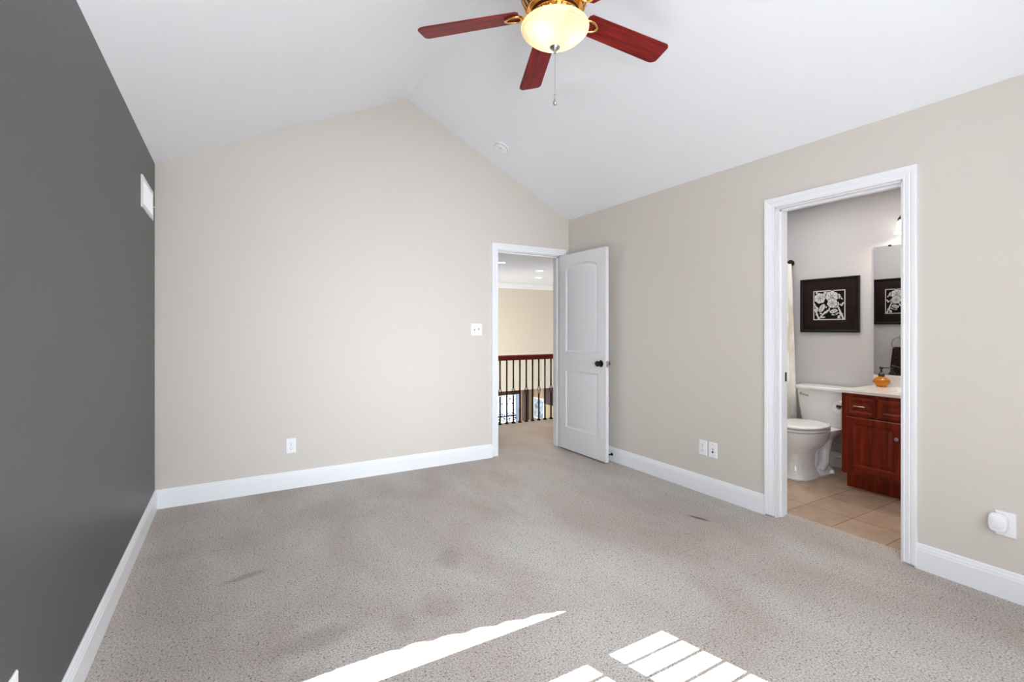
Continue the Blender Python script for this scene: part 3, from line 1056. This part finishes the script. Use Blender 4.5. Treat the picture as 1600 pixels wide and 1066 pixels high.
m.build('seat', M['porcelain'], toi, 40)
m = MB()
m.rings([oval(-.475, .248, .211, .182, .427), oval(-.475, .258, .22, .191, .431), oval(-.475, .258, .22, .191, .441), oval(-.475, .246, .208, .180, .449), oval(-.475, .18, .15, .13, .453)])
m.build('lid', M['porcelain'], toi, 40)
for s_ in (1, -1):
    m = MB(); m.bbox((-.275, s_ * .075 - .022, .396), (-.235, s_ * .075 + .022, .434), .006)
    m.build('seat_hinge', M['porcelain'], toi)

# vanity
VY0, VY1, VF, VW = .90, 1.955, 4.17, 4.728
van = thing('bathroom_vanity', 'cherry red wood bathroom vanity with a white top', 'vanity', (VF, VY1, TZ))
# local: x depth from the front, y negative towards the viewer's right, z above tile
m = MB()
VH = .753
m.box((0, -(VY1 - VY0), .122), (VW - VF, 0, VH))
m.build('body', M['cherry'], van)
m = MB(); m.box((.075, -(VY1 - VY0) + .002, 0), (VW - VF, -.004, .124))
m.build('toe_kick', M['cherry'], van)
def front(y0, y1, z0, z1, stile, name, raised=True):
    """Raised-panel front between local y0 (left) and y1 (right, more negative)."""
    mm = MB()
    fn = lambda u, z, d: (-d, -u, z)
    poly = [(y0, z0), (y1, z0), (y1, z1), (y0, z1)]
    rg = []
    for ins, dep in ((0, 0), (0, .015), (.004, .019), (stile - .008, .019), (stile, .013), (stile + .004, .0115), (stile + .010, .0115), (stile + .030, .0165), (stile + .034, .017)):
        rg.append([fn(u, z, dep) for u, z in offset_poly(poly, ins)])
    mm.rings(rg)
    return mm.build(name, M['cherry'], van)
fr1 = front(.038, .233, .588, .724, .028, 'drawer')
fr2 = front(.252, .700, .588, .724, .040, 'false_drawer')
fr3 = front(.720, .915, .588, .724, .028, 'drawer')
d1 = front(.038, .405, .150, .570, .055, 'door')
d2 = front(.415, .650, .150, .570, .055, 'door')
d3 = front(.660, 1.02, .150, .570, .055, 'door')
def bar_pull(yc, z, par):
    mm = MB()
    mm.tube([(-.018, -yc + .036, z), (-.034, -yc + .036, z), (-.036, -yc + .030, z), (-.036, -yc - .030, z), (-.034, -yc - .036, z), (-.018, -yc - .036, z)], .004, 8)
    tag(mm.build('handle', M['nickel'], par, 40), 'slim metal bar pull')
bar_pull(.1355, .658, fr1)
bar_pull(.8175, .658, fr3)
def cab_knob(yc, z, par):
    mm = MB()
    mm.lathe([(.006, .018), (.006, .030), (.013, .036), (.015, .042), (.012, .047), (0, .049)], (0, -yc, z), 20, Matrix.Rotation(R(-90), 4, 'Y'))
    tag(mm.build('knob', M['nickel'], par, 40), 'round metal knob')
cab_knob(.378, .455, d1)
cab_knob(.440, .455, d2)
cab_knob(.688, .455, d3)
# counter with an oval basin and backsplash
CT0 = Vector((0, 0, .744 - TZ))
bas = [(.28 + .165 * math.cos(2 * PI * i / 40), -.50 + .235 * math.sin(2 * PI * i / 40)) for i in range(40)]
m = MB()
L = VY1 - VY0
m.plate_holes([(-.024, -L), (VW - VF, -L), (VW - VF, .012), (-.024, .012)], [bas], lambda x, y, d: (x, y, d), 0, .020)
ct = m.build('vanity_top', M['counter'], van, None, CT0)
tag(ct, 'white marble-like top with basin and backsplash')
m = MB()
rg = []
for s_, z in ((1.06, .020), (1.05, .024), (1.0, .024), (.95, .012), (.82, -.05), (.6, -.10), (.3, -.125), (.05, -.13)):
    rg.append([(.28 + (x - .28) * s_, -.50 + (y + .50) * s_, z) for x, y in bas])
m.rings(rg, False, True)
m.build('basin', M['counter'], ct, 50)
m = MB(); m.bbox((VW - VF - .020, -L, .019), (VW - VF, .010, .113), .004)
m.build('backsplash', M['counter'], ct)
# mirror
mi = thing('wall_mirror', 'frameless mirror above the vanity', 'mirror', (4.728, 1.965, .862))
m = MB(); m.box((-.005, -1.04, 0), (0, 0, 1.078))
m.build('glass', M['mirror'], mi)
for yy, zz in ((-.115, 1.076), (-.62, 1.076)):
    m = MB(); m.bbox((-.009, yy - .012, zz - .006), (0, yy + .012, zz + .008), .002)
    tag(m.build('clip', M['bronze'], mi), 'dark mirror clip')
# soap dispenser
so = thing('soap_dispenser', 'amber glass soap bottle with dark pump on vanity top', 'soap dispenser', (4.628, 1.872, .7645))
m = MB(); m.lathe(smooth_prof([(.026, 0), (.034, .002), (.036, .007), (.046, .018), (.056, .034), (.058, .048), (.052, .064), (.036, .078), (.022, .086), (.019, .094)]), seg=36)
m.build('bottle', M['amber'], so, 60)
m = MB(); m.lathe([(.021, .092), (.024, .094), (.023, .104), (.012, .118), (.008, .122), (.008, .146), (.014, .148), (.0145, .166), (.011, .170)], seg=24)
m.tube([(0, 0, .160), (.012, -.04, .160), (.020, -.068, .155)], [.005, .0045, .0038], 10)
m.build('pump', M['pump'], so, 40)
# toilet paper on the vanity side
tp = thing('toilet_paper_holder', 'bronze paper holder on the side of the vanity', 'toilet paper holder', (4.275, VY1 + .001, .621))
m = MB()
for xx in (-.072, .072):
    m.lathe([(.014, 0), (.014, .005), (.007, .009), (.007, .046), (.010, .050), (.004, .054)], (xx, 0, 0), 16, Matrix.Rotation(R(-90), 4, 'X'))
m.tube([(-.072, .047, 0), (.072, .047, 0)], .007, 12)
m.build('bracket', M['bronze'], tp, 40)
m = MB()
mx = Matrix.Rotation(R(90), 4, 'Y')
m.lathe([(.018, -.052), (.047, -.052), (.047, .052), (.018, .052), (.018, -.052)], (0, 0, 0), 40, mx, False, False)
ro = m.build('toilet_paper_roll', M['tissue'], None, 40, (4.275, VY1 + .0475, .6105))
tag(ro, 'white toilet paper roll hanging beside the vanity', 'toilet paper')
# vanity light
vl = thing('vanity_light', 'lit glass-shade wall light above the bathroom mirror', 'wall light', (4.728, 1.46, 2.155))
m = MB(); m.bbox((-.022, -.30, -.03), (0, .30, .03), .01)
m.build('back_plate', M['bronze'], vl)
for yy in (.245, 0, -.245):
    m = MB()
    m.tube([(-.012, yy, 0), (-.06, yy, .030), (-.10, yy, .022), (-.115, yy, -.012)], .008, 10)
    m.lathe([(.008, .062), (.013, .055), (.012, .040), (.024, .020), (.030, .0), (.046, -.022), (.050, -.036), (.034, -.040)], (-.115, yy, -.005), 24)
    ar = m.build('arm', M['bronze'], vl, 40)
    m = MB()
    m.lathe([(.034, -.038), (.046, -.050), (.054, -.085), (.058, -.120), (.070, -.140), (.068, -.140), (.056, -.120), (.052, -.085), (.044, -.050), (.032, -.040)], (-.115, yy, -.005), 28, None, False, False)
    m.build('lamp_shade', M['glow'], ar, 60)
    light('vanity_bulb', 'POINT', (-.115, yy, -.10), 5.0, (1.0, .93, .84), radius=.04, parent=vl)

# framed prints
def pol(cx, cy, r, n=24, wob=0.0, kk=5, ph=0.0, sx=1.0, sy=1.0, rot=0.0):
    out = []
    for i in range(n):
        a = 2 * PI * i / n
        rr = r * (1 + wob * math.sin(kk * a + ph))
        x, y = rr * math.cos(a) * sx, rr * math.sin(a) * sy
        out.append((cx + x * math.cos(rot) - y * math.sin(rot), cy + x * math.sin(rot) + y * math.cos(rot)))
    return out
def strip(x0, y0, x1, y1, w0, w1=None):
    w1 = w0 if w1 is None else w1
    d = Vector((x1 - x0, y1 - y0)).normalized()
    nx, ny = -d.y, d.x
    return [(x0 - nx * w0, y0 - ny * w0), (x1 - nx * w1, y1 - ny * w1), (x1 + nx * w1, y1 + ny * w1), (x0 + nx * w0, y0 + ny * w0)]
def framed_print(label, pos, rz):
    t = thing('framed_print', label, 'picture', pos, rz, 'framed floral prints in the bathroom')
    Wf = .25
    fn = lambda x, z, d: (x, -d, z)
    m = MB()
    sq = [(-Wf, -Wf), (Wf, -Wf), (Wf, Wf), (-Wf, Wf)]
    rows = []
    for ins, dep in ((0, 0), (0, .022), (.004, .026), (.014, .026), (.026, .016), (.026, 0)):
        rows.append([fn(x, z, dep) for x, z in offset_poly(sq, ins)])
    m.rings(rows, False, False, closed=True)
    m.build('frame', M['frame_black'], t)
    m = MB(); m.box((-Wf + .02, -.008, -Wf + .02), (Wf - .02, -.001, Wf - .02))
    mt = m.build('mat_board', M['mat_brown'], t)
    P = .136
    m = MB(); m.box((-P, -.0088, -P), (P, -.008, P))
    pr = m.build('print', M['paper'], t)
    g = lambda pts: [((x - .5) * 2 * P * .94, (.5 - y) * 2 * P * .94) for x, y in pts]
    lay = [0]
    def put(mb, pts):
        lay[0] += 1
        d = .0088 + lay[0] * .00006
        mb.prism(g(pts), fn, d, d + .00003)
    shapes = [('k', [(0, 0), (1, 0), (1, 1), (0, 1)])]
    # stems, leaves and scattered foliage
    for q in ((.72, .36, .97, 1.0, .022, .03), (.02, .62, .16, 1.0, .028, .03), (.17, .98, .40, .72, .020, .03), (.0, .42, .12, .72, .018, .02)):
        shapes.append(('w', strip(*q)))
    rnd = random.Random(3)
    for q in range(46):
        x, y = rnd.uniform(.05, .95), rnd.uniform(.05, .95)
        if (.1 < x < .8 and .08 < y < .5): continue
        shapes.append(('w', pol(x, y, rnd.uniform(.025, .055), 10, .3, 3, rnd.random() * 6, 1.5, .6, rnd.random() * PI)))
    shapes.append(('k', pol(.66, .72, .16, 18, .06, 4, 0, 1.0, .6, -.25)))
    shapes.append(('w', pol(.66, .72, .135, 18, .05, 4, 0, 1.0, .52, -.25)))
    shapes.append(('k', pol(.66, .72, .085, 14, .2, 5, 1, 1.0, .30, -.25)))
    shapes.append(('w', pol(.66, .72, .060, 14, .25, 4, 1, 1.0, .25, -.25)))
    # the big bloom: trumpet and four ruffled petals, each with a dark outline and veins
    shapes.append(('k', pol(.27, .60, .17, 22, .03, 2, 0, .62, 1.1, .55)))
    shapes.append(('w', pol(.27, .60, .15, 22, .03, 2, 0, .58, 1.08, .55)))
    shapes.append(('k', strip(.30, .48, .22, .72, .006)))
    for cx, cy, rr in ((.20, .24, .185), (.80, .20, .09), (.42, .13, .12), (.60, .20, .20), (.62, .44, .165)):
        shapes.append(('k', pol(cx, cy, rr * 1.1, 36, .07, 7, cx * 9)))
        shapes.append(('w', pol(cx, cy, rr, 36, .07, 7, cx * 9)))
        for q in range(7):
            a = q / 7 * 2 * PI + cx
            shapes.append(('k', strip(cx + rr * .28 * math.cos(a), cy + rr * .28 * math.sin(a), cx + rr * .85 * math.cos(a + .2), cy + rr * .85 * math.sin(a + .2), .008, .002)))
        shapes.append(('k', pol(cx, cy, rr * .22, 10, .3, 3, 0)))
        shapes.append(('w', pol(cx, cy, rr * .12, 10)))
    wm, km = MB(), MB()
    for c, pts in shapes:
        put(wm if c == 'w' else km, pts)
    wm.build('pale_flowers', M['paper'], pr, weld=False)
    km.build('black_ground', M['ink'], pr, weld=False)
    m = MB(); m.box((-Wf + .024, -.0170, -Wf + .024), (Wf - .024, -.0155, Wf - .024))
    m.build('glass', M['glass'], t)
    return t
framed_print('black framed floral print hanging above the toilet', (4.729, 2.32, 1.462), -PI / 2)
framed_print('black framed floral print reflected in the vanity mirror', (XR + WT + .006, 2.347, 1.545), PI / 2)

# towel ring and towel (seen in the mirror)
tr = thing('towel_ring', 'metal towel ring seen in the mirror under the reflected print', 'towel ring', (XR + WT + .006, 2.335, 1.075))
m = MB()
m.lathe([(.024, 0), (.024, .006), (.010, .012), (.009, .045), (.013, .050), (.004, .054)], (0, 0, .082), 20, Matrix.Rotation(R(90), 4, 'Y'))
m.build('post', M['nickel'], tr, 40)
m = MB()
m.tube([(.042 + .012 * math.sin(t * PI / 18), .076 * math.cos(t * PI / 18), .076 * math.sin(t * PI / 18)) for t in range(36)], .0055, 8, closed=True)
m.build('ring', M['nickel'], tr, 60)
m = MB()
rg = []
for z, hw, th in ((-.028, .050, .022), (-.05, .066, .026), (-.10, .070, .030), (-.2, .082, .030), (-.35, .090, .028), (-.47, .092, .026)):
    ring = []
    for i in range(40):
        a = 2 * PI * i / 40
        y = hw * math.cos(a)
        x = th * math.sin(a) * (.75 + .25 * math.cos(y * 160))
        ring.append((.045 + x, y, z))
    rg.append(ring)
m.rings(rg)
tw = m.build('hand_towel', M['towel'], None, 60, (XR + WT + .006, 2.335, 1.075))
tag(tw, 'dark brown hand towel hanging in the ring, seen in the mirror', 'towel')

# shower curtain and rod
rod = thing('curtain_rod', 'dark shower curtain rod with a round end at the wall', 'curtain rod', (3.97, 2.66, 1.888))
m = MB(); m.tube([(-.755, 0, 0), (.752, 0, 0)], .011, 16)
m.build('rod', M['bronze'], rod, 60)
for s_ in (1, -1):
    m = MB(); m.lathe([(.012, -.052), (.022, -.046), (.028, -.034), (.029, -.026), (.024, -.014), (.018, -.008), (.026, -.005), (.026, 0)], ((.757 if s_ > 0 else -.758), 0, 0), 24, Matrix.Rotation(R(90 * s_), 4, 'Y'))
    m.build('end_flange', M['bronze'], rod, 50)
m = MB()
rows = []
nx = 240
for zi in range(15):
    f = zi / 14
    z = 1.872 - f * 1.84
    row = []
    for i in range(nx + 1):
        x = 3.36 + (4.66 + .045 * min(1, f * 1.6) - 3.36) * i / nx
        ph = x * 2 * PI / .092
        amp = .020 + .016 * f
        y = 2.64 - .03 * f + amp * math.sin(ph + .6 * math.sin(x * 7)) + .008 * math.sin(ph * .5 + f * 2)
        row.append((x, y, z))
    rows.append(row)
vr = [[m.bm.verts.new(p) for p in r] for r in rows]
for a, c in zip(vr, vr[1:]):
    for i in range(nx):
        m.face([a[i], a[i + 1], c[i + 1], c[i]])
cu = m.build('shower_curtain', M['curtain'], None, 80)
sol = cu.modifiers.new('solidify', 'SOLIDIFY')
sol.thickness = .002
tag(cu, 'cream pleated shower curtain hanging left of the toilet', 'shower curtain')

# ------------------------------------------------------------------ landing and foyer things
rl = thing('stair_railing', 'landing railing with cherry handrail and black iron balusters', 'railing', (2.976, 5.41, 0))
m = MB()
HR = [(-.030, .83), (.030, .83), (.034, .845), (.030, .862), (.034, .878), (.026, .892), (0, .898), (-.026, .892), (-.034, .878), (-.030, .862), (-.034, .845)]
m.prism(HR, lambda y, z, d: (d, y, z), -.75, 2.3)
m.build('handrail', M['rail'], rl, 30)
def baluster(i, x):
    m = MB()
    h = .0078
    def sqbar(z0, z1, tw, n=40):
        rg = []
        for q in range(n + 1):
            z = z0 + (z1 - z0) * q / n
            a = tw * q / n + PI / 4
            rg.append([(x + h * 1.414 * math.cos(a + kq * PI / 2), h * 1.414 * math.sin(a + kq * PI / 2), z) for kq in range(4)])
        m.rings(rg)
    bask = (i % 2 == 0)
    if bask:
        sqbar(0.0, .365, 0, 1)
        sqbar(.465, .56, 0, 1)
        sqbar(.56, .78, PI * 5, 44)
        sqbar(.78, .835, 0, 1)
    else:
        sqbar(0.0, .18, 0, 1)
        sqbar(.18, .74, PI * 10, 80)
        sqbar(.74, .835, 0, 1)
    o = m.build('baluster', M['iron'], rl)
    if bask:
        q = MB()
        for s_ in range(4):
            pts = []
            for t in range(13):
                f = t / 12
                a = s_ * PI / 2 + f * PI
                r_ = .004 + .021 * math.sin(f * PI)
                pts.append((x + r_ * math.cos(a), r_ * math.sin(a), .358 + f * .114))
            q.tube(pts, .0032, 6)
        q.lathe([(.006, -.012), (.012, -.006), (.012, .006), (.006, .012)], (x, 0, .355), 10)
        q.lathe([(.006, -.012), (.012, -.006), (.012, .006), (.006, .012)], (x, 0, .475), 10)
        q.build('basket', M['iron'], o)
    q = MB()
    rg = []
    for hw, z in ((.019, 0.001), (.019, .008), (.010, .026), (.0075, .030)):
        rg.append([(x - hw, -hw, z), (x + hw, -hw, z), (x + hw, hw, z), (x - hw, hw, z)])
    q.rings(rg)
    q.build('shoe', M['iron'], o)
for i in range(-3, 15):
    baluster(i, i * .1)
# recessed lights
for (px, py), lb in zip(((4.10, 7.417), (5.374, 8.092), (6.08, 9.195)), ('nearest recessed ceiling light, cut by the door casing', 'middle recessed ceiling light over the foyer', 'farthest recessed ceiling light over the foyer')):
    t = thing('recessed_light', lb, 'ceiling light', (px, py, 2.42), 0, 'recessed lights in the landing ceiling')
    m = MB(); m.lathe([(.095, 0), (.095, -.006), (.085, -.009), (.074, -.004), (.074, 0)], seg=32, cap0=False, cap1=False)
    m.build('trim_ring', M['plate'], t, 40)
    m = MB(); m.lathe([(.074, -.003), (.040, -.005), (0, -.006)], seg=32, cap0=True)
    m.build('lens', M['downlight'], t, 40)
    light('recessed_bulb', 'SPOT', (0, 0, -.03), 22, (1.0, .90, .76), radius=.05, parent=t)
# lower room: window with scrolled ironwork, drape, post, picture, cabinet
wn = thing('window_4', 'bright lower window with scrolled ironwork seen through the balusters', 'window', (LW[0], 13.0, LW[2]), 0, None, 'structure')
ww, wh = LW[1] - LW[0], LW[3] - LW[2]
m = MB()
for a, c in (((0, 0, 0), (.05, .1, wh)), ((ww - .09, -.02, 0), (ww, .1, wh)), ((0, 0, 0), (ww, .1, .05)), ((0, 0, wh - .05), (ww, .1, wh)), ((0, .02, wh * .52), (ww, .08, wh * .52 + .05))):
    m.box(a, c)
tag(m.build('window_frame', mat('blue white window frame', sr(186, 196, 220), .5), wn), 'pale blue-white frame')
m = MB(); m.box((.02, .058, .02), (ww - .02, .062, wh - .02))
m.build('pane', M['glass'], wn)
m = MB()
rnd = random.Random(5)
for ix in range(5):
    for iz in range(11):
        cx, cz = .14 + ix * .19, .10 + iz * .155
        dense = iz < 6
        pts = []
        n_ = 16
        for q in range(n_):
            a = q / (n_ - 1) * 2.2 * PI + (PI * ((ix + iz) % 2))
            r_ = .07 * (1 - q / n_ * .8)
            pts.append((cx + r_ * math.cos(a), .0, cz + r_ * math.sin(a)))
        m.tube(pts, .012 if dense else .007, 6)
        if dense or rnd.random() < .4:
            m.lathe([(0, -.03), (.022, -.012), (.027, .0), (.02, .014), (0, .028)], (cx + .05 * (-1) ** iz, 0, cz + .05), 8)
for ix in range(6):
    m.tube([(.05 + ix * .19, 0, 0), (.05 + ix * .19, 0, wh)], .007, 6)
m.build('ironwork', M['iron'], wn)
m = MB(); m.box((-.1, -.07, wh - .03), (ww + .02, -.01, wh + .13))
m.build('valance', M['darkwood'], wn)
m = MB()
pts = []
n_ = 48
for i in range(n_ + 1):
    x = 7.835 + .165 * i / n_
    pts.append((x, 12.9 + .03 * math.sin(i * 2 * PI / 16)))
rows = [[m.bm.verts.new((x, y, z)) for x, y in pts] for z in (-.43, -2.94)]
for i in range(n_): m.face([rows[0][i], rows[0][i + 1], rows[1][i + 1], rows[1][i]])
dr = m.build('window_drape', M['drape'], None, 80)
tag(dr, 'dusty brown drape beside the bright lower window', 'curtain')
m = MB()
m.bbox((7.855, 12.60, -2.945), (7.965, 12.71, -.425), .01)
for z in (-.55, -1.9): m.bbox((7.84, 12.585, z - .05), (7.98, 12.725, z + .05), .01)
po = m.build('wooden_post', M['darkwood'], None)
tag(po, 'dark brown wooden post between lower window and picture', 'post')
pf = thing('wall_picture', 'white framed blue picture on the lower tan wall', 'picture', (8.199, 12.38, -1.24), -PI / 2)
m = MB()
sq = [(-.30, -.33), (.30, -.33), (.30, .33), (-.30, .33)]
rows = [[(x, -dep, z) for x, z in offset_poly(sq, ins)] for ins, dep in ((0, 0), (0, .03), (.05, .03), (.055, .02), (.055, 0))]
m.rings(rows, False, False, closed=True)
m.build('frame', M['plate'], pf)
m = MB(); m.box((-.27, -.012, -.30), (.27, -.002, .30))
m.build('canvas', add_mottle(mat('blue landscape picture', sr(150, 180, 200), .5), sr(96, 128, 156), sr(206, 220, 228), 5, .38, .6, 4, (1, 1, 1.6)), pf)
wc = thing('wall_cabinet', 'dark brown wall cabinet at the edge of the lower tan wall', 'cabinet', (8.199, 11.62, -1.0))
m = MB(); m.bbox((-.22, -.28, 0), (0, .18, .56), .01)
m.build('body', M['darkwood'], wc)
m = MB(); m.bbox((-.24, -.26, .02), (-.22, .16, .54), .006)
m.build('door', M['darkwood'], wc)
